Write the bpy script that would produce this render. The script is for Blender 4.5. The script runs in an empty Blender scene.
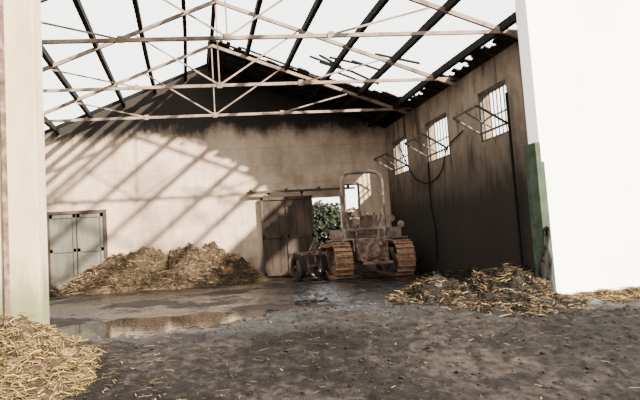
import bpy, bmesh, math, random
from mathutils import Vector, Matrix, noise
random.seed(7)
R = random.random
def U(a,b): return a+(b-a)*R()
D = bpy.data
SC = bpy.context.scene

# ------------------------------------------------------------ materials
def nt(name):
    m = D.materials.new(name); m.use_nodes = True
    t = m.node_tree
    return m, t, t.nodes, t.links, t.nodes['Principled BSDF']

def pos_noise(N, L, scale, detail=6, stretch=(1,1,1), rough=0.6, off=(0,0,0)):
    g = N.new('ShaderNodeNewGeometry')
    mp = N.new('ShaderNodeMapping'); mp.inputs['Scale'].default_value = stretch
    mp.inputs['Location'].default_value = off
    n = N.new('ShaderNodeTexNoise'); n.inputs['Scale'].default_value = scale
    n.inputs['Detail'].default_value = detail; n.inputs['Roughness'].default_value = rough
    L.new(g.outputs['Position'], mp.inputs['Vector']); L.new(mp.outputs[0], n.inputs['Vector'])
    return n.outputs['Fac']

def ramp(N, L, fac, stops):
    r = N.new('ShaderNodeValToRGB'); e = r.color_ramp.elements
    while len(e) < len(stops): e.new(0.5)
    for el,(p,c) in zip(e, stops):
        el.position = p; el.color = (c[0],c[1],c[2],1)
    L.new(fac, r.inputs['Fac']); return r.outputs['Color']

def mix(N, L, fac, a, b, mode='MIX'):
    m = N.new('ShaderNodeMix'); m.data_type='RGBA'; m.blend_type = mode
    for s,v in ((m.inputs[0],fac),(m.inputs[6],a),(m.inputs[7],b)):
        if isinstance(v,(int,float)): s.default_value = v
        elif isinstance(v,tuple): s.default_value = (v[0],v[1],v[2],1)
        else: L.new(v,s)
    return m.outputs[2]

def maprange(N, L, v, a, b, c=0, d=1):
    m = N.new('ShaderNodeMapRange'); m.interpolation_type='SMOOTHSTEP'
    m.inputs[1].default_value=a; m.inputs[2].default_value=b
    m.inputs[3].default_value=c; m.inputs[4].default_value=d
    L.new(v, m.inputs[0]); return m.outputs[0]

def math_(N, L, op, a, b):
    m = N.new('ShaderNodeMath'); m.operation = op
    for s,v in zip(m.inputs,(a,b)):
        if isinstance(v,(int,float)): s.default_value=v
        else: L.new(v,s)
    return m.outputs[0]

def sepz(N, L, ax='Z'):
    g = N.new('ShaderNodeNewGeometry'); s = N.new('ShaderNodeSeparateXYZ')
    L.new(g.outputs['Position'], s.inputs[0]); return s.outputs[ax]

def bump(N, L, B, h, st=0.5, dist=0.02):
    b = N.new('ShaderNodeBump'); b.inputs['Strength'].default_value=st; b.inputs['Distance'].default_value=dist
    L.new(h,b.inputs['Height']); L.new(b.outputs[0],B.inputs['Normal'])

def simple(name, stops, scale=4, rough=0.8, bst=0.4, metal=0.0, stretch=(1,1,1), dist=0.01, spec=.3):
    m,t,N,L,B = nt(name)
    n = pos_noise(N,L,scale,8,stretch)
    L.new(ramp(N,L,n,stops), B.inputs['Base Color'])
    B.inputs['Roughness'].default_value = rough; B.inputs['Metallic'].default_value = metal
    B.inputs['Specular IOR Level'].default_value = spec
    bump(N,L,B,n,bst,dist)
    return m

def wall_mat(name, light, mid, dark, soot_z, soot_w, soot_col=(0.004,0.004,0.004), low=None, streak=0.5, blocks=True, soot_noise=2.2):
    m,t,N,L,B = nt(name)
    n1 = pos_noise(N,L,0.7,8,(1,1,1),0.65)
    c = ramp(N,L,n1,[(0.32,mid),(0.55,light),(0.75,mid)])
    n2 = pos_noise(N,L,3.2,8,(1,1,0.18),0.6,(3,1,0))
    c = mix(N,L,maprange(N,L,n2,0.47,0.72,0,streak),c,dark)
    n3 = pos_noise(N,L,11,6,(1,1,1),0.7)
    c = mix(N,L,maprange(N,L,n3,0.55,0.8,0,0.45),c,dark)
    n4 = pos_noise(N,L,0.45,6,(1,1,1),0.6,(20,4,7))
    c = mix(N,L,maprange(N,L,n4,0.5,0.68,0,0.55),c,dark)
    if blocks:
        g = N.new('ShaderNodeNewGeometry')
        s = N.new('ShaderNodeSeparateXYZ'); L.new(g.outputs['Position'],s.inputs[0])
        z = math_(N,L,'MODULO',s.outputs['Z'],0.62)
        line = math_(N,L,'LESS_THAN',z,0.03)
        c = mix(N,L,math_(N,L,'MULTIPLY',line,0.22),c,dark)
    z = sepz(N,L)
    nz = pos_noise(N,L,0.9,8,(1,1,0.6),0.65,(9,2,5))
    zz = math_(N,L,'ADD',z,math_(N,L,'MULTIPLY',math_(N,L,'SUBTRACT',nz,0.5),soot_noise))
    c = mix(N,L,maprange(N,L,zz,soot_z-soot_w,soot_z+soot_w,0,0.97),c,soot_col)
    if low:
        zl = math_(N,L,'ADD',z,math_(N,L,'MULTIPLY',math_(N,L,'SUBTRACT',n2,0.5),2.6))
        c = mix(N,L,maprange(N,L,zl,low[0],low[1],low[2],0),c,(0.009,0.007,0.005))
    L.new(c,B.inputs['Base Color']); B.inputs['Roughness'].default_value=0.92
    B.inputs['Specular IOR Level'].default_value = .15
    bump(N,L,B,n3,0.35,0.02)
    return m

M = {}
M['back'] = wall_mat('plaster_back',(0.36,0.27,0.19),(0.24,0.175,0.12),(0.095,0.063,0.042),4.85,0.35,low=(0.1,1.0,0.8),streak=0.35,soot_noise=1.8)
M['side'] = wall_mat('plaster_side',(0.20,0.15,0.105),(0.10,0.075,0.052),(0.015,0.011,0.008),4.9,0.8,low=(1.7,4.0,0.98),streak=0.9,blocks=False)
M['front'] = wall_mat('whitewash_front',(0.90,0.88,0.82),(0.86,0.83,0.77),(0.72,0.67,0.6),9.5,0.3,streak=0.12,blocks=False)
# pillar : cream with green algae near the foot
m,t,N,L,B = nt('cream_pillar')
n = pos_noise(N,L,3,8,(1,1,0.3)); c = ramp(N,L,n,[(0.3,(0.25,0.19,0.105)),(0.6,(0.34,0.265,0.155))])
zz = math_(N,L,'ADD',sepz(N,L),math_(N,L,'MULTIPLY',n,1.2))
c = mix(N,L,maprange(N,L,zz,0.9,1.8,0.85,0),c,(0.05,0.065,0.018))
L.new(c,B.inputs['Base Color']); B.inputs['Roughness'].default_value=.85; bump(N,L,B,n,.2,.01); M['pillar']=m
M['green'] = simple('green_paint',[(0.35,(0.012,0.018,0.010)),(0.6,(0.03,0.043,0.025)),(0.8,(0.03,0.018,0.011))],5,.8,spec=.15)
M['char'] = simple('charred_timber',[(0.3,(0.002,0.002,0.002)),(0.7,(0.009,0.008,0.007))],12,.95,.6,spec=.1)
M['soot'] = simple('sooty_sheet',[(0.3,(0.003,0.003,0.003)),(0.65,(0.018,0.014,0.012))],6,.85,.5,spec=.15)
M['truss'] = simple('scorched_steel',[(0.3,(0.035,0.02,0.014)),(0.5,(0.13,0.09,0.065)),(0.75,(0.21,0.16,0.12))],3,.8,.2)
M['rust'] = simple('burnt_rust',[(0.3,(0.02,0.012,0.009)),(0.5,(0.085,0.05,0.035)),(0.7,(0.19,0.13,0.095))],6,.85,.5)
M['ash'] = simple('ash_coated_steel',[(0.3,(0.025,0.017,0.013)),(0.5,(0.12,0.085,0.065)),(0.72,(0.27,0.215,0.175))],5,.85,.5)
M['track'] = simple('track_rust',[(0.3,(0.05,0.024,0.013)),(0.6,(0.21,0.115,0.065))],9,.85,.5)
M['rubber'] = simple('burnt_rubber',[(0.3,(0.003,0.003,0.003)),(0.7,(0.013,0.011,0.010))],8,.9,.4)
M['slide'] = simple('sliding_door_steel',[(0.3,(0.013,0.009,0.007)),(0.5,(0.036,0.026,0.020)),(0.7,(0.065,0.043,0.029))],2.2,.85,.3,0,(1,1,0.4),spec=.1)
M['door2'] = simple('grey_door_paint',[(0.3,(0.04,0.037,0.027)),(0.6,(0.085,0.078,0.058)),(0.8,(0.03,0.024,0.018))],2.2,.8,.3,0,(1,1,0.3))
M['frame'] = simple('window_steel',[(0.3,(0.012,0.010,0.009)),(0.7,(0.08,0.065,0.052))],7,.8,.3)
M['conc'] = simple('concrete',[(0.3,(0.12,0.105,0.09)),(0.7,(0.26,0.23,0.20))],6,.9,.4)
M['stone'] = simple('clods',[(0.3,(0.003,0.0025,0.002)),(0.55,(0.009,0.0075,0.006)),(0.75,(0.035,0.028,0.022))],2.5,.95,.4,spec=.1)
# mud / floor
def mud(name):
    m,t,N,L,B = nt(name)
    n1 = pos_noise(N,L,0.55,8,(1,1,1),.6); n2 = pos_noise(N,L,7,8,(1,1,1),.7); n3=pos_noise(N,L,45,4,(1,1,1),.7)
    f = math_(N,L,'ADD',math_(N,L,'MULTIPLY',n1,.5),math_(N,L,'MULTIPLY',n2,.5))
    wetc = ramp(N,L,f,[(0.36,(0.001,0.0009,0.0008)),(0.5,(0.0025,0.002,0.0017)),(0.62,(0.010,0.007,0.005))])
    dryc = ramp(N,L,f,[(0.40,(0.0016,0.0013,0.0011)),(0.5,(0.006,0.0049,0.0041)),(0.61,(0.024,0.0195,0.016))])
    y = sepz(N,L,'Y')
    yy = math_(N,L,'ADD',y,math_(N,L,'MULTIPLY',math_(N,L,'SUBTRACT',n1,.5),3.0))
    c = mix(N,L,maprange(N,L,yy,6.8,9.2,0,1),dryc,wetc)
    c = mix(N,L,maprange(N,L,n3,.57,.75,0,.3),c,(0.036,0.028,0.022))
    L.new(c,B.inputs['Base Color'])
    rw = maprange(N,L,n1,.47,.56,.14,.7)
    mm = N.new('ShaderNodeMix'); mm.data_type='FLOAT'
    wf = maprange(N,L,yy,6.8,8.4,0,1)
    L.new(wf,mm.inputs[0]); mm.inputs[2].default_value=.8; L.new(rw,mm.inputs[3])
    L.new(mm.outputs[0],B.inputs['Roughness'])
    L.new(math_(N,L,'ADD',math_(N,L,'MULTIPLY',math_(N,L,'MULTIPLY',wf,maprange(N,L,n1,.47,.56,1,.1)),.4),.05),B.inputs['Specular IOR Level'])
    h = math_(N,L,'ADD',n2,math_(N,L,'MULTIPLY',n3,.5))
    bump(N,L,B,h,.6,.03)
    return m
M['floor']=mud('charred_wet_floor'); M['ground']=M['floor']
M['field']=simple('field_soil',[(0.3,(0.03,0.03,0.012)),(0.7,(0.09,0.08,0.04))],1.5,.95,.4)
m,t,N,L,B = nt('water'); B.inputs['Base Color'].default_value=(.006,.006,.007,1); B.inputs['Roughness'].default_value=.06
B.inputs['IOR'].default_value=1.6
n=pos_noise(N,L,5,4); bump(N,L,B,n,.10,.02); M['water']=m
def island(name, stops, rough=.85):
    m,t,N,L,B = nt(name)
    g=N.new('ShaderNodeNewGeometry'); L.new(ramp(N,L,g.outputs['Random Per Island'],stops),B.inputs['Base Color'])
    B.inputs['Roughness'].default_value=rough; B.inputs['Specular IOR Level'].default_value=.15; return m
M['straw']=island('straw_stalks',[(0,(.006,.004,.002)),(.35,(.055,.034,.012)),(.8,(.17,.112,.042)),(1,(.36,.26,.12))])
M['bstraw']=island('scorched_straw',[(0,(.006,.004,.003)),(.4,(.045,.028,.014)),(.8,(.15,.10,.053)),(1,(.34,.255,.155))])
M['rstraw']=island('sooty_straw',[(0,(.003,.002,.001)),(.45,(.018,.011,.005)),(.8,(.07,.045,.02)),(1,(.28,.195,.09))])
M['dstraw']=island('charred_straw',[(0,(.002,.002,.002)),(.6,(.008,.006,.004)),(.9,(.035,.022,.012)),(1,(.13,.085,.04))])
M['core']=simple('straw_core',[(0.3,(.005,.0035,.002)),(0.7,(.045,.029,.016))],8,.95,.9,spec=.1)
M['dcore']=simple('ash_core',[(0.3,(.0015,.0015,.0015)),(0.7,(.009,.007,.005))],8,.95,.9,spec=.1)
M['leaf']=island('leaves',[(0,(.002,.003,.0015)),(.6,(.007,.010,.004)),(1,(.022,.027,.012))])

# ------------------------------------------------------------ mesh helpers
def obj(name, bm, mats, parent=None, smooth=False, bevel=0):
    me = D.meshes.new(name)
    bmesh.ops.recalc_face_normals(bm, faces=bm.faces) if len(bm.faces)<60000 else None
    bm.to_mesh(me); bm.free()
    for k in (mats if isinstance(mats,(list,tuple)) else [mats]): me.materials.append(M[k])
    if smooth:
        for p in me.polygons: p.use_smooth=True
    o = D.objects.new(name, me); SC.collection.objects.link(o)
    if parent: o.parent = parent
    if bevel:
        b=o.modifiers.new('bevel','BEVEL'); b.width=bevel; b.segments=2; b.limit_method='ANGLE'
    return o
def box(bm, x0,x1,y0,y1,z0,z1, mi=0, rot=None):
    c=Vector(((x0+x1)/2,(y0+y1)/2,(z0+z1)/2))
    mt = Matrix.Translation(c) @ (rot.to_4x4() if rot else Matrix()) @ Matrix.Diagonal((abs(x1-x0),abs(y1-y0),abs(z1-z0),1))
    r = bmesh.ops.create_cube(bm,size=1,matrix=mt)
    for v in r['verts']:
        for f in v.link_faces: f.material_index=mi
def beam(bm,p1,p2,w,h,mi=0):
    p1=Vector(p1);p2=Vector(p2);d=p2-p1
    q=d.to_track_quat('Y','Z')
    mt=Matrix.Translation((p1+p2)/2)@q.to_matrix().to_4x4()@Matrix.Diagonal((w,d.length,h,1))
    r=bmesh.ops.create_cube(bm,size=1,matrix=mt)
    for v in r['verts']:
        for f in v.link_faces: f.material_index=mi
def cyl(bm,p1,p2,r1,r2=None,seg=20,mi=0):
    p1=Vector(p1);p2=Vector(p2);d=p2-p1
    q=d.to_track_quat('Z','Y')
    mt=Matrix.Translation((p1+p2)/2)@q.to_matrix().to_4x4()
    r=bmesh.ops.create_cone(bm,cap_ends=True,segments=seg,radius1=r1,radius2=r1 if r2 is None else r2,depth=d.length,matrix=mt)
    for v in r['verts']:
        for f in v.link_faces: f.material_index=mi
def tube(name,pts,r,mk,parent=None,cyclic=False,res=4):
    cu=D.curves.new(name,'CURVE'); cu.dimensions='3D'; cu.bevel_depth=r; cu.bevel_resolution=res
    s=cu.splines.new('POLY'); s.points.add(len(pts)-1)
    for p,c in zip(s.points,pts): p.co=(c[0],c[1],c[2],1)
    s.use_cyclic_u=cyclic
    cu.materials.append(M[mk]); cu.use_fill_caps=True
    o=D.objects.new(name,cu); SC.collection.objects.link(o)
    if parent:o.parent=parent
    return o
def smoothpath(pts,n=8):
    out=[];P=[Vector(p) for p in pts]
    for i in range(len(P)-1):
        a=P[max(i-1,0)];b=P[i];c=P[i+1];d=P[min(i+2,len(P)-1)]
        for k in range(n):
            t=k/n
            out.append(0.5*((2*b)+(c-a)*t+(2*a-5*b+4*c-d)*t*t+(3*b-a-3*c+d)*t**3))
    out.append(P[-1]); return out
def fn(x,y,z=0,o=4): return noise.fractal(Vector((x,y,z)),1.0,2.0,o)

# ------------------------------------------------------------ dimensions (metres)
XL,XR=-5.1,6.75; CX=.83; YB=20.5; YF=8.8; EAVE=4.85; T=.3
PL0,PL1=-2.62,-2.08   # gate pillar
JR=5.27               # right jamb
SL=2.35/(XR-CX)
def rz(x): return 7.2-SL*abs(x-CX)

def grid_wall(bm,us,zs,holes,mk):
    us=sorted(set(us+[h[0] for h in holes]+[h[1] for h in holes])); zs=sorted(set(zs+[h[2] for h in holes]+[h[3] for h in holes]))
    for i in range(len(us)-1):
        for j in range(len(zs)-1):
            uc=(us[i]+us[i+1])/2;zc=(zs[j]+zs[j+1])/2
            if any(h[0]<uc<h[1] and h[2]<zc<h[3] for h in holes): continue
            mk(us[i],us[i+1],zs[j],zs[j+1])
def gable(bm,x0,x1,y0,y1,z0,za,xc):
    a=[bm.verts.new(p) for p in ((x0,y0,z0),(x1,y0,z0),(xc,y0,za))]
    b=[bm.verts.new(p) for p in ((x0,y1,z0),(x1,y1,z0),(xc,y1,za))]
    bm.faces.new(a);bm.faces.new(b[::-1])
    for i in range(3):
        j=(i+1)%3; bm.faces.new((a[i],b[i],b[j],a[j]))
# back wall
bm=bmesh.new()
grid_wall(bm,[XL-T,XR+T],[-.3,EAVE],[(3.9,5.08,-.02,2.6),(5.2,5.72,2.1,3.0)],lambda a,b,c,d:box(bm,a,b,YB,YB+T,c,d))
gable(bm,XL-T,XR+T,YB,YB+T,EAVE,7.3,CX)
obj('wall_back',bm,'back')
# right wall
WIN=[(12.3,13.6),(15.4,16.9),(18.5,19.85)]
bm=bmesh.new()
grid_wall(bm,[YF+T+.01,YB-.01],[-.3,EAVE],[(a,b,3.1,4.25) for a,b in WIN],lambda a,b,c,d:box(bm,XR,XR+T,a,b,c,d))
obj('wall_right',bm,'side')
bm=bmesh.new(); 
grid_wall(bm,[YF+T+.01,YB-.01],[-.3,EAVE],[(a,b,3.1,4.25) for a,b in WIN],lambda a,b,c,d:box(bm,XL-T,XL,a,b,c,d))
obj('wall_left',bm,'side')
# front wall with big opening
bm=bmesh.new()
box(bm,JR,XR+T+1.2,YF,YF+T,-.6,EAVE+.3); box(bm,XL-T,PL0,YF,YF+T,-.6,EAVE+.3); box(bm,PL0,JR,YF,YF+T,5.15,EAVE+.31)
gable(bm,XL-T,XR+T,YF,YF+T,EAVE+.3,7.3,CX)
obj('wall_front',bm,'front')
# gate pillar
bm=bmesh.new(); box(bm,PL0,PL1,YF-.12,YF+T+.1,-.5,5.14); obj('gate_pillar',bm,'pillar',bevel=.015)
bm=bmesh.new(); box(bm,PL0+.09,PL0+.13,YF-.17,YF-.125,-.3,5.1); box(bm,PL0+.07,PL0+.15,YF-.135,YF-.122,-.3,5.1); obj('trim_1',bm,'rust')
# right steel jamb, bent and scorched
bm=bmesh.new()
box(bm,JR-.08,JR-.002,YF-.02,YF+T,-.1,2.3); box(bm,JR-.09,JR+.03,YF-.035,YF-.003,-.1,2.0)
obj('trim_2',bm,'green')
# charred gate flap curling at the jamb
bm=bmesh.new(); n=16
rows=[]
for j in range(n+1):
    z=-.03+1.05*j/n; r=[]
    for i in range(6):
        u=i/5; x=JR-.045-.22*u*(1-(j/n))**.5+.015*math.sin(j*.9+i); y=YF-.07+.03*math.sin(i*2+j*.6)
        r.append(bm.verts.new((x,y,z)))
    rows.append(r)
for j in range(n):
    for i in range(5): bm.faces.new((rows[j][i],rows[j][i+1],rows[j+1][i+1],rows[j+1][i]))
o=obj('charred_tarpaulin',bm,'char',smooth=True); s=o.modifiers.new('s','SOLIDIFY'); s.thickness=.02
# concrete kerb
bm=bmesh.new(); box(bm,JR+.1,8.2,YF-.4,YF-.01,-.4,.02); obj('concrete_kerb',bm,'conc',bevel=.02)

# ------------------------------------------------------------ ground
def sstep(a,b,x):
    t=max(0,min(1,(x-a)/(b-a))); return t*t*(3-2*t)
WL=-.070
def gh(x,y):
    d=max(0,8.0-y)
    s=-d*.12*(1-math.exp(-d*1.2))
    s+=.03*fn(x*.6,y*.6,1)+.018*fn(x*2.3,y*2.3,4)
    amp=.035-.021*sstep(8.2,9.2,y)
    s+=amp*abs(fn(x*5,y*5,9))
    s+=.014*fn(x*14,y*14,3)*(1-.8*sstep(8.2,9.2,y))
    e=((x+.65)/1.6)**2+((y-9.2)/1.8)**2
    s-=.11*math.exp(-e*e*.9)
    e2=((x-1.9)/1.5)**2+((y-10.8)/1.5)**2
    s-=.085*math.exp(-e2)
    # raised lip of trampled muck in front of the right-hand pool
    s+=.07*math.exp(-(((x-1.7)/1.4)**2+((y-8.5)/.55)**2))
    if -3<x<4 and 7<y<13: s+=.03*fn(x*1.5,y*2.2,31)*sstep(-3,-2.5,x)*sstep(4,3.5,x)*sstep(7,7.5,y)*sstep(13,12.5,y)
    if y>11: s*=1-.6*sstep(12,14,y)
    return s
def patch(name,x0,x1,y0,y1,sx,sy,mk,dz=0,fun=gh,skip=None):
    nx=int((x1-x0)/sx);ny=int((y1-y0)/sy); V=[];F=[]
    for j in range(ny+1):
        y=y0+(y1-y0)*j/ny
        for i in range(nx+1):
            x=x0+(x1-x0)*i/nx; V.append((x,y,fun(x,y)+dz))
    for j in range(ny):
        for i in range(nx):
            a=j*(nx+1)+i
            if skip and skip(V[a],V[a+nx+2]): continue
            F.append((a,a+1,a+nx+2,a+nx+1))
    me=D.meshes.new(name);me.from_pydata(V,[],F);me.materials.append(M[mk])
    for p in me.polygons:p.use_smooth=True
    o=D.objects.new(name,me);SC.collection.objects.link(o);return o
patch('ground',-5.5,8.5,3.0,YF,.035,.035,'ground')
patch('floor',XL,XR,YF,YB,.06,.06,'floor')
def far(x,y):
    d=max(0,min(5.0,8.0-y)); return -.1-d*.12
patch('field',-70,70,-40,90,2,1,'field',-.08,far,lambda a,b:a[0]>-5.5 and b[0]<8.5 and a[1]>2.9 and b[1]<21)
# puddle : flat water filling the low spots (flood fill from the two pool centres)
st=.05
X0p,Y0p=-2.6,7.3
def low(i,j):
    x=X0p+(i+.5)*st;y=Y0p+(j+.5)*st
    if y<9.3 and x<-2.05: return False
    if not(-2.6<x<4.2 and 7.3<y<13): return False
    return min(gh(x-st/2,y-st/2),gh(x+st/2,y-st/2),gh(x-st/2,y+st/2),gh(x+st/2,y+st/2))<WL
seen=set();stack=[]
for cx,cy in ((-.65,9.2),(1.9,10.8)):
    stack.append((int((cx-X0p)/st),int((cy-Y0p)/st)))
while stack:
    c=stack.pop()
    if c in seen or not low(*c): continue
    x=X0p+(c[0]+.5)*st; y=Y0p+(c[1]+.5)*st
    if y<7.75: continue
    seen.add(c)
    for d in ((1,0),(-1,0),(0,1),(0,-1)): stack.append((c[0]+d[0],c[1]+d[1]))
V=[];F=[];idx={}
def pv(i,j):
    if (i,j) not in idx: idx[(i,j)]=len(V); V.append((X0p+i*st,Y0p+j*st,WL))
    return idx[(i,j)]
for i,j in seen: F.append((pv(i,j),pv(i+1,j),pv(i+1,j+1),pv(i,j+1)))
print('puddle cells',len(seen))
me=D.meshes.new('puddle');me.from_pydata(V,[],F);me.materials.append(M['water']);o=D.objects.new('puddle',me);SC.collection.objects.link(o)
# clods / gravel
bm=bmesh.new()
for k in range(3200):
    y=3.9+ (R()**.8)*4.8; x=U(-2.6,6.0)
    if x<-1.7 and y>8.2: continue
    if ((x+.7)/1.4)**2+((y-9.3)/1.9)**2<1: continue
    s=U(.005,.019)*(1.7 if R()<.05 else 1)
    mt=Matrix.Translation((x,y,gh(x,y)+s*.1))@Matrix.Rotation(U(0,6),4,'Z')@Matrix.Diagonal((s*U(.8,1.5),s,s*.6,1))
    r=bmesh.ops.create_icosphere(bm,subdivisions=1,radius=1,matrix=mt)
    for v in r['verts']: v.co+=Vector((U(-1,1),U(-1,1),U(-1,1)))*s*.22
obj('mud_clods',bm,'stone')

# ------------------------------------------------------------ straw heaps
def heap(name,hf,x0,x1,y0,y1,n,ln,w,mats,step=.09,base=0,up=.35):
    V=[];F=[];MI=[]
    nx=int((x1-x0)/step);ny=int((y1-y0)/step)
    for j in range(ny+1):
        for i in range(nx+1):
            x=x0+(x1-x0)*i/nx;y=y0+(y1-y0)*j/ny
            h=hf(x,y); z=gh(x,y)+(h if h>0 else -.03); V.append((x,y,z))
    for j in range(ny):
        for i in range(nx):
            a=j*(nx+1)+i
            q=(a,a+1,a+nx+2,a+nx+1)
            if any(hf(V[k][0],V[k][1])>0 for k in q): F.append(q);MI.append(0)
    c=0;tries=0
    while c<n and tries<n*20:
        tries+=1
        x=U(x0+.1,x1-.1);y=U(y0+.1,y1-.1);h=hf(x,y)
        if h<=.0: continue
        if h<.06 and R()<.5: continue
        if fn(x*3,y*3,11)<-.1 and R()<.75: continue
        c+=1
        a=U(0,math.tau);e=U(-.25,.75)*up*2
        d=Vector((math.cos(a)*math.cos(e),math.sin(a)*math.cos(e),math.sin(e)))
        l=U(.4,1)*ln; p=Vector((x,y,gh(x,y)+h-.01+U(0,.04)))
        sd=d.cross(Vector((U(-1,1),U(-1,1),1))).normalized()*w*U(.6,1.3)/2
        bend=Vector((U(-1,1),U(-1,1),-U(0,1)))*l*.15
        pts=[p-d*l*.4,p+d*l*.15+bend*-.3,p+d*l*.6+bend]
        b=len(V)
        for q in pts: V.append(tuple(q-sd));V.append(tuple(q+sd))
        F+= [(b,b+1,b+3,b+2),(b+2,b+3,b+5,b+4)];MI+=[1,1]
    me=D.meshes.new(name);me.from_pydata(V,[],F)
    for k in mats: me.materials.append(M[k])
    me.polygons.foreach_set('material_index',MI)
    o=D.objects.new(name,me);SC.collection.objects.link(o);return o
def bell(x,y,cx,cy,rx,ry): return math.exp(-(((x-cx)/rx)**2+((y-cy)/ry)**2))
def h1(x,y): return .92*bell(x,y,-.9,18.6,1.8,1.0)+.8*bell(x,y,.8,18.9,1.1,.8)+.6*bell(x,y,-2.6,18.2,1.2,.9)+.36*fn(x*1.6,y*1.6,2)*bell(x,y,-.3,18.6,2.3,1.3)+.24*abs(fn(x*4,y*4,7))*bell(x,y,-.3,18.6,2.4,1.4)-.13
heap('burnt_straw_heap',h1,-4.2,2.8,16.4,20.35,15000,.26,.009,['core','bstraw'],.07)
def h2(x,y): return .45*bell(x,y,-4.3,17.6,.6,1.0)+.12*fn(x*3,y*3,5)*bell(x,y,-4.2,17.6,.8,1.2)-.1
heap('charred_straw_heap',h2,-5.0,-3.3,16.0,20.0,2000,.28,.011,['dcore','dstraw'])
def h3(x,y): return .30*bell(x,y,3.45,9.1,.45,.6)+.12*bell(x,y,4.0,8.8,.8,.5)+.40*bell(x,y,4.55,8.7,.5,.6)+.12*bell(x,y,4.2,7.6,.8,.6)+.26*fn(x*4,y*4,5)*bell(x,y,4,8.6,1.0,.9)-.06
heap('straw_rubble_pile',h3,2.4,5.08,6.6,10.6,7500,.19,.007,['dcore','rstraw'],.05)
def h4(x,y): return .42*bell(x,y,-2.15,7.2,.55,.75)+.2*bell(x,y,-1.5,6.1,.45,.6)+.16*fn(x*5,y*5,2)*bell(x,y,-2,7,.9,1)-.05
heap('straw_pile',h4,-3.4,-.5,4.8,8.55,9500,.22,.0065,['core','straw'],.05)
def h5(x,y): return .12*bell(x,y,6.0,8.0,.9,.35)+.05*fn(x*5,y*5,2)-.035
heap('straw_litter',h5,4.6,7.4,7.0,8.36,4500,.2,.006,['core','straw'],.06)
def h6(x,y): return .28*bell(x,y,6.2,13,.4,3.0)+.2*bell(x,y,5.8,11.4,.8,.7)+.14*fn(x*3,y*3,5)-.09
heap('charred_debris',h6,4.9,6.65,10.7,16.3,3000,.25,.012,['dcore','dstraw'],.08)
# straw scattered on the mud
bm=bmesh.new()
for k in range(1100):
    x=U(-2.0,5.5);y=U(4.5,8.6)
    if R()<.45: x=U(-2,-.3)
    a=U(0,6.3);l=U(.04,.14);p=Vector((x,y,gh(x,y)+.012));d=Vector((math.cos(a),math.sin(a),U(-.1,.1)))*l;s=Vector((-d.y,d.x,0)).normalized()*.0025
    bm.faces.new([bm.verts.new(q) for q in (p-s,p+s,p+d+s,p+d-s)])
obj('scattered_straw',bm,'straw')

# ------------------------------------------------------------ roof structure
for yy in (11.3,14.6,17.8):
    bm=bmesh.new(); zb=4.87
    x0,x1=XL-.1,XR+.1
    beam(bm,(x0,yy,zb+.04),(x1,yy,zb+.04),.06,.07)
    to=lambda x: rz(x)-.22
    for s in (-1,1):
        xe=x0 if s<0 else x1
        beam(bm,(xe,yy,to(xe)+.1),(CX,yy,to(CX)+.02),.07,.085)
    nod=[CX-3.95,CX-1.97,CX,CX+1.97,CX+3.95]
    beam(bm,(CX,yy+.02,zb),(CX,yy+.02,to(CX)),.03,.03)
    for a,b in ((nod[1],nod[0]),(nod[3],nod[4]),(CX,nod[1]),(CX,nod[3])):
        beam(bm,(a,yy-.02,zb+.05),(b,yy-.02,to(b)),.022,.035)
    for x in nod[1:4]: box(bm,x-.06,x+.06,yy-.05,yy-.042,zb-.03,zb+.11)
    obj('roof_truss',bm,'truss')
for px in (-4.2,-3.1,-2.05,-1.0,.05,CX,1.85,3.0,4.1,5.15,6.2):
    bm=bmesh.new(); n=8; pp=[]
    ph=U(0,6); am=U(.005,.025)
    for i in range(n+1):
        y=YF+T+.02+(YB-.03-YF-T)*i/n
        pp.append(Vector((px+am*math.sin(i*.9+ph),y,rz(px)-.06-am*abs(math.sin(i*.6+ph)))))
    for i in range(n): beam(bm,pp[i],pp[i+1]+(pp[i+1]-pp[i])*.01,.10,.16)
    obj('roof_purlin',bm,'char')
# remaining roof sheeting
bm=bmesh.new(); st=.11
def keep(x,y):
    e=.55*fn(x*.9,y*.9,3)+.35*fn(x*3,y*3,8)
    if x>CX-.1:
        if y>17.9+e-.35*max(0,(x-4)): return True
        if x>6.4+.6*e: return True
    return False
V={}
def vert(i,j):
    if (i,j) not in V:
        x=CX-.2+i*st; y=YF+T+j*st
        V[(i,j)]=bm.verts.new((x,y,rz(x)+.07+.025*math.sin(y*2*math.pi/.44)+.05*fn(x*2,y*2,1)))
    return V[(i,j)]
for i in range(int(6.7/st)):
    for j in range(int((YB+.45-YF-T)/st)):
        if keep(CX-.2+i*st,YF+T+j*st): bm.faces.new((vert(i,j),vert(i+1,j),vert(i+1,j+1),vert(i,j+1)))
o=obj('ceiling',bm,'soot'); s=o.modifiers.new('s','SOLIDIFY'); s.thickness=.03
# burnt battens left under the sheets
bm=bmesh.new()
for k in range(9):
    y=18.0+.27*k
    beam(bm,(CX+U(0,1),y,rz(CX+.5)-.02),(XR-.05,y+U(-.1,.1),rz(XR-.05)-.0),.05,.05)
for k in range(8):
    x=U(3.2,5.4);y=U(14.5,17.8); beam(bm,(x,y,rz(x)+.05),(x+U(.4,1.2),y+U(-.3,.3),rz(x+.8)+U(0,.12)),.05,.05)
beam(bm,(CX,19.9,rz(CX)-.1),(XL+.1,19.9,rz(XL)-.02),.08,.1)
obj('charred_batten',bm,'char')

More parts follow.
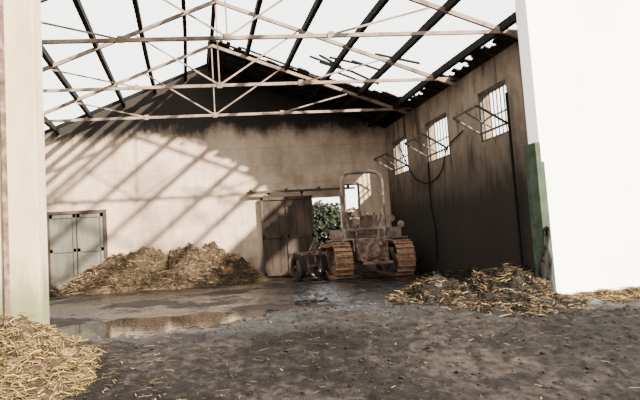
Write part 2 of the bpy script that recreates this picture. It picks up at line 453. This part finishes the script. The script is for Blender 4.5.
# ------------------------------------------------------------ windows
for k,(a,b) in enumerate(WIN,1):
    bm=bmesh.new(); z0,z1=3.1,4.25; X0=XR+.02;X1=XR+.10
    for (ya,yb,za,zb_) in ((a,b,z0,z0+.05),(a,b,z1-.05,z1),(a,a+.05,z0,z1),(b-.05,b,z0,z1)): box(bm,X0,X1,ya,yb,za,zb_)
    for i in range(1,8): cyl(bm,(XR+.2,a+(b-a)*i/8,z0),(XR+.2,a+(b-a)*i/8,z1),.016,seg=8)
    box(bm,XR+.19,XR+.21,a,b,3.66,3.69)
    # sash pivoted inwards, glass burst out
    def P(u,v):
        ang=math.radians(58); return Vector((XR-.02-math.sin(ang)*v,a+.05+(b-a-.1)*u,z0+.45+math.cos(ang)*v-.25))
    sh=.75
    for q in ((P(0,0),P(1,0)),(P(0,sh),P(1,sh)),(P(0,0),P(0,sh)),(P(1,0),P(1,sh))): beam(bm,q[0],q[1],.04,.04)
    beam(bm,P(.5,0),P(.5,sh),.025,.025)
    obj('window_%d'%k,bm,'frame')
bm=bmesh.new()  # framed opening added to stand in for a bright sun patch on the wall
for q in ((5.2,5.72,2.1,2.14),(5.2,5.72,2.96,3.0),(5.2,5.24,2.1,3.0),(5.68,5.72,2.1,3.0)): box(bm,q[0],q[1],YB+.05,YB+.12,q[2],q[3])
obj('window_4',bm,'frame')

# ------------------------------------------------------------ doors
E=D.objects.new('door_1',None);SC.collection.objects.link(E)
bm=bmesh.new()
for i in range(6):
    x=2.3+i*.29; box(bm,x+.005,x+.285,YB-.13,YB-.09,.06,2.66)
for x0_,x1_,z0,z1 in ((2.3,4.04,.06,.16),(2.3,4.04,2.56,2.66),(2.3,4.04,1.3,1.4),(2.3,2.38,.06,2.66),(3.96,4.04,.06,2.66),(3.13,3.2,.06,2.66)):
    box(bm,x0_,x1_,YB-.17,YB-.125,z0,z1)
box(bm,3.78,3.82,YB-.23,YB-.17,1.15,1.45)
obj('leaf',bm,'slide',E)
bm=bmesh.new(); box(bm,1.85,5.5,YB-.26,YB-.20,2.80,2.87)
for x in (2.0,3.2,4.3,5.3): box(bm,x-.03,x+.03,YB-.20,YB-.002,2.82,2.94)
for x in (2.6,3.7):
    cyl(bm,(x,YB-.19,2.80),(x,YB-.145,2.80),.06); box(bm,x-.02,x+.02,YB-.185,YB-.17,2.6,2.83)
obj('track_rail',bm,'slide',E)
E=D.objects.new('door_2',None);SC.collection.objects.link(E)
bm=bmesh.new()
for a,b in ((-4.55,-3.72),(-3.68,-2.85)):
    box(bm,a,b,YB-.06,YB-.02,.03,2.42)
    for q in ((a,b,.03,.15),(a,b,2.3,2.42),(a,b,1.2,1.32),(a,a+.1,.03,2.42),(b-.1,b,.03,2.42)): box(bm,q[0],q[1],YB-.085,YB-.055,q[2],q[3])
obj('leaf',bm,'door2',E,bevel=.005)
bm=bmesh.new()
box(bm,-4.66,-4.56,YB-.11,YB-.003,0,2.53);box(bm,-2.84,-2.74,YB-.11,YB-.003,0,2.53);box(bm,-4.56,-2.84,YB-.11,YB-.003,2.43,2.53)
obj('jamb',bm,'slide',E)

# ------------------------------------------------------------ cables / pipe on right wall
tube('wall_cable',smoothpath([(6.70,19.0,3.95),(6.70,18.0,2.9),(6.70,16.9,2.55),(6.70,15.9,2.75),(6.70,15.4,3.3),(6.7,14.4,3.55)]),.018,'char')
tube('wall_cable',smoothpath([(6.70,16.75,3.1),(6.68,16.75,2.0),(6.70,16.6,1.2),(6.70,16.7,.4)]),.022,'char')
tube('drain_pipe',[(6.66,12.15,.2),(6.66,12.15,3.9)],.03,'char')

# ------------------------------------------------------------ crawler tractor
TR=D.objects.new('crawler_tractor',None);SC.collection.objects.link(TR)
TR.location=(5.02,18.0,0.02); TR.rotation_euler=(0,0,math.radians(-3))
for s,nm in ((-1,'left'),(1,'right')):
    bm=bmesh.new(); xc=s*.86; hw=.24; r=.44; zc=.48; hl=.95
    per=4*hl+2*math.pi*r; n=42
    for k in range(n):
        d=per*k/n
        if d<2*hl: y=-hl+d; z=zc+r; a=0
        elif d<2*hl+math.pi*r: t=(d-2*hl)/r; y=hl+r*math.sin(t); z=zc+r*math.cos(t); a=-t
        elif d<4*hl+math.pi*r: y=hl-(d-2*hl-math.pi*r); z=zc-r; a=math.pi
        else: t=(d-4*hl-math.pi*r)/r; y=-hl-r*math.sin(t); z=zc-r*math.cos(t); a=math.pi-t
        if 0<d<2*hl: z-=.03*math.sin(math.pi*d/(2*hl))
        rot=Matrix.Rotation(a,3,'X')
        c=Vector((xc,y,z)); L_=rot@Vector((0,0,1)); F_=rot@Vector((0,1,0))
        box(bm,c.x-hw,c.x+hw,c.y-.075,c.y+.075,c.z-.018,c.z+.018,0,rot)
        g=c+L_*.045+F_*.05; box(bm,g.x-hw,g.x+hw,g.y-.012,g.y+.012,g.z-.03,g.z+.03,0,rot)
        g=c-L_*.04; box(bm,g.x-.06,g.x+.06,g.y-.06,g.y+.06,g.z-.03,g.z+.03,0,rot)
    obj('track_'+nm,bm,'track',TR)
    bm=bmesh.new()
    for yy,rr in ((-hl,.37),(hl,.36)):
        cyl(bm,(xc-.09,yy,zc),(xc+.09,yy,zc),rr,seg=28); cyl(bm,(xc-.2,yy,zc),(xc+.2,yy,zc),.12)
        for q in range(12):
            t=q*math.tau/12; beam(bm,(xc,yy+rr*.95*math.cos(t),zc+rr*.95*math.sin(t)),(xc,yy+(rr+.05)*math.cos(t),zc+(rr+.05)*math.sin(t)),.05,.05)
    for yy in (-.5,-.25,0,.25,.5): cyl(bm,(xc-.16,yy,.2),(xc+.16,yy,.2),.12)
    cyl(bm,(xc-.1,0,.84),(xc+.1,0,.84),.06)
    beam(bm,(xc,-.75,.36),(xc,.8,.36),.16,.2)
    obj('rollers_'+nm,bm,'rust',TR)
    bm=bmesh.new(); box(bm,s*.45,s*1.08,-.95,.35,1.04,1.075); box(bm,s*.45,s*.49,-.95,.35,.7,1.07)
    box(bm,s*.55,s*.95,-.75,.15,1.08,1.36)
    obj('fender_'+nm,bm,'ash',TR,bevel=.02)
bm=bmesh.new()
box(bm,-.42,.42,-1.15,.1,.45,1.08); box(bm,-.55,.55,-.6,-.2,.35,.6); cyl(bm,(0,-1.2,.72),(0,-1.14,.72),.22); cyl(bm,(.22,-1.25,.9),(.22,-1.1,.9),.06)
box(bm,-.36,.36,.1,1.5,.45,.85); box(bm,-.3,.3,.2,1.35,.85,1.2)
beam(bm,(-.6,.55,.45),(.6,.55,.45),.14,.14)
obj('chassis',bm,'rust',TR,bevel=.03)
bm=bmesh.new()
prof=[(-.34,.9),(-.34,1.5),(-.26,1.6),(0,1.64),(.26,1.6),(.34,1.5),(.34,.9)]
A=[bm.verts.new((x,.15,z)) for x,z in prof];Bv=[bm.verts.new((x,1.5,z-.04)) for x,z in prof]
bm.faces.new(A);bm.faces.new(Bv[::-1])
for i in range(len(prof)-1): bm.faces.new((A[i],A[i+1],Bv[i+1],Bv[i]))
for z in (1.0,1.1,1.2,1.3,1.4): box(bm,-.28,.28,1.49,1.53,z,z+.04)
obj('engine_hood',bm,'ash',TR,bevel=.02)
bm=bmesh.new()
box(bm,-.4,.4,.02,.14,1.05,1.72); box(bm,-.3,.3,-.06,.02,1.45,1.68)
for x in (-.2,0,.2): cyl(bm,(x,-.075,1.57),(x,-.055,1.57),.07)
for x in (-.3,-.12,.14,.32): cyl(bm,(x,-.15,1.05),(x,-.22,1.75+.1*x),.014,seg=8); bmesh.ops.create_icosphere(bm,subdivisions=2,radius=.035,matrix=Matrix.Translation((x,-.22,1.77+.1*x)))
obj('dashboard',bm,'rust',TR)
bm=bmesh.new()
box(bm,-.26,.26,-.75,-.25,1.1,1.22); beam(bm,(0,-.78,1.2),(0,-.9,1.72),.5,.05)
for i in range(5):
    x=-.2+i*.1; cyl(bm,(x,-.78,1.22),(x,-.89,1.7),.012,seg=6)
for x in (-.2,.2): cyl(bm,(x,-.3,1.0),(x,-.6,1.15),.02,seg=8)
obj('seat',bm,'rust',TR,bevel=.015)
bm=bmesh.new()
cyl(bm,(.14,.85,1.6),(.14,.85,1.95),.05); cyl(bm,(.14,.85,1.95),(.14,.85,2.3),.035); cyl(bm,(-.16,1.1,1.6),(-.16,1.1,1.9),.09); cyl(bm,(-.16,1.1,1.9),(-.16,1.1,1.95),.13)
cyl(bm,(-.1,.5,1.6),(-.1,.5,1.68),.05)
obj('exhaust_stack',bm,'rust',TR)
pts=[(-.66,-.85,1.05),(-.66,-.85,2.6)]
for k in range(7):
    t=k/6*math.pi/2; pts.append((-.66+.28*(1-math.cos(t)),-.85,2.68+.28*math.sin(t)))
pts+= [(-p[0],p[1],p[2]) for p in pts[::-1]]
pts=[(p[0]*.86-.12,p[1],p[2]) for p in pts]
tube('roll_bar',pts,.055,'ash',TR)
bm=bmesh.new()
beam(bm,(-.68,-.85,1.9),(-.3,-.4,1.3),.04,.04); beam(bm,(.45,-.85,1.9),(.3,-.4,1.3),.04,.04); beam(bm,(-.68,-.85,1.35),(.45,-.85,1.35),.06,.08)
box(bm,-.78,-.6,-.95,-.75,1.03,1.1); box(bm,.36,.54,-.95,-.75,1.03,1.1)
obj('roll_bar_brace',bm,'ash',TR)
bm=bmesh.new()
for x,z in ((-.38,1.55),(.62,1.6),(.88,1.42)):
    cyl(bm,(x,-1.0,z),(x,-.9,z),.1,.06,24); cyl(bm,(x,-1.01,z),(x,-1.0,z),.085); cyl(bm,(x,-.93,z),(x,-.93,1.1),.018,seg=8)
obj('work_lamps',bm,'ash',TR)
bm=bmesh.new()
beam(bm,(0,-1.1,.45),(0,-1.75,.42),.1,.05); beam(bm,(-.35,-1.15,.5),(-.3,-1.65,.4),.05,.06); beam(bm,(.35,-1.15,.5),(.3,-1.65,.4),.05,.06)
beam(bm,(-.4,-1.65,.4),(.4,-1.65,.4),.07,.07); beam(bm,(-.3,-1.2,1.0),(-.3,-1.6,.95),.05,.05);beam(bm,(.3,-1.2,1.0),(.3,-1.6,.95),.05,.05)
beam(bm,(-.3,-1.58,.95),(-.3,-1.6,.42),.03,.03);beam(bm,(.3,-1.58,.95),(.3,-1.6,.42),.03,.03)
obj('hitch_linkage',bm,'rust',TR)

# trailed implement with wheels
IM=D.objects.new('trailed_cultivator',None);SC.collection.objects.link(IM)
IM.location=(3.42,18.3,0.02); IM.rotation_euler=(0,0,math.radians(18))
for s,nm in ((-1,'left'),(1,'right')):
    bm=bmesh.new()
    bmesh.ops.create_cone(bm,cap_ends=False,segments=28,radius1=.36,radius2=.36,depth=.16,matrix=Matrix.Translation((s*.36,0,.36))@Matrix.Rotation(math.pi/2,4,'Y'))
    bmesh.ops.create_cone(bm,cap_ends=False,segments=28,radius1=.25,radius2=.25,depth=.16,matrix=Matrix.Translation((s*.36,0,.36))@Matrix.Rotation(math.pi/2,4,'Y'))
    for q in range(28):
        t0=q*math.tau/28;t1=(q+1)*math.tau/28
        for sx in (-.08,.08):
            f=[(s*.36+sx,rr*math.cos(t),.36+rr*math.sin(t)) for rr,t in ((.25,t0),(.36,t0),(.36,t1),(.25,t1))]
            bm.faces.new([bm.verts.new(v) for v in f])
    obj('tyre_'+nm,bm,'rubber',IM)
    bm=bmesh.new(); cyl(bm,(s*.36-.03,0,.36),(s*.36+.03,0,.36),.06)
    for q in range(6):
        t=q*math.tau/6; beam(bm,(s*.36,0,.36),(s*.36,.25*math.cos(t),.36+.25*math.sin(t)),.03,.03)
    obj('wheel_hub_'+nm,bm,'ash',IM)
bm=bmesh.new()
beam(bm,(-.45,0,.36),(.45,0,.36),.06,.06)
for y in (-.35,.45): beam(bm,(-.42,y,.72),(.42,y,.72),.07,.07)
for x in (-.22,.22): beam(bm,(x,-.4,.76),(x,.5,.76),.06,.06); beam(bm,(x,0,.36),(x,0,.76),.05,.05)
beam(bm,(0,-.35,.75),(0,-.45,1.15),.06,.06); beam(bm,(-.2,-.35,.75),(0,-.45,1.15),.04,.04); beam(bm,(.2,-.35,.75),(0,-.45,1.15),.04,.04)
obj('frame',bm,'rust',IM)
for k,(x,y) in enumerate(((-.38,.45),(-.14,-.35),(.14,.45),(.38,-.35))):
    tube('tine_%d'%(k+1),smoothpath([(x,y,.72),(x,y+.16,.6),(x,y+.12,.3),(x,y-.05,.08)],5),.022,'rust',IM,res=2)

# ------------------------------------------------------------ hedge outside
bm=bmesh.new()
for k in range(14000):
    x=U(2,11);y=U(30,32.5);h=2.9+.8*fn(x*.5,0,2); z=-.15+U(0,1)*h
    s=U(.08,.2);c=Vector((x,y,z)); a=Vector((U(-1,1),U(-1,1),U(-1,1))).normalized();b=a.orthogonal().normalized()
    bm.faces.new([bm.verts.new(c+q) for q in (a*s,b*s*.6,-a*s,-b*s*.6)])
obj('hedge',bm,'leaf')

# ------------------------------------------------------------ light
W=D.worlds.new('sky');SC.world=W;W.use_nodes=True
bg=W.node_tree.nodes['Background'];bg.inputs[0].default_value=(1,.985,.955,1);bg.inputs[1].default_value=4.8
sd=Vector((-1,1.05,-.82)).normalized()
l=D.lights.new('sun','SUN');l.energy=48;l.angle=math.radians(1.8);l.color=(1,.90,.76)
lo=D.objects.new('sun',l);SC.collection.objects.link(lo);lo.rotation_euler=sd.to_track_quat('-Z','Y').to_euler();lo.location=(10,-5,12)

# ------------------------------------------------------------ camera
yaw=math.radians(5.5);pit=math.radians(4.76);rol=math.radians(3.2)
f=Vector((math.sin(yaw)*math.cos(pit),math.cos(yaw)*math.cos(pit),math.sin(pit)))
r=f.cross(Vector((0,0,1))).normalized();u=r.cross(f)
u2=u*math.cos(rol)+r*math.sin(rol);r2=r*math.cos(rol)-u*math.sin(rol)
mt=Matrix((r2,u2,-f)).transposed().to_4x4();mt.translation=Vector((0,0,.9))
cd=D.cameras.new('camera');cd.sensor_width=36;cd.lens=36*620/640;cd.shift_x=70/640;cd.clip_end=300
co=D.objects.new('camera',cd);SC.collection.objects.link(co);co.matrix_world=mt
SC.camera=co
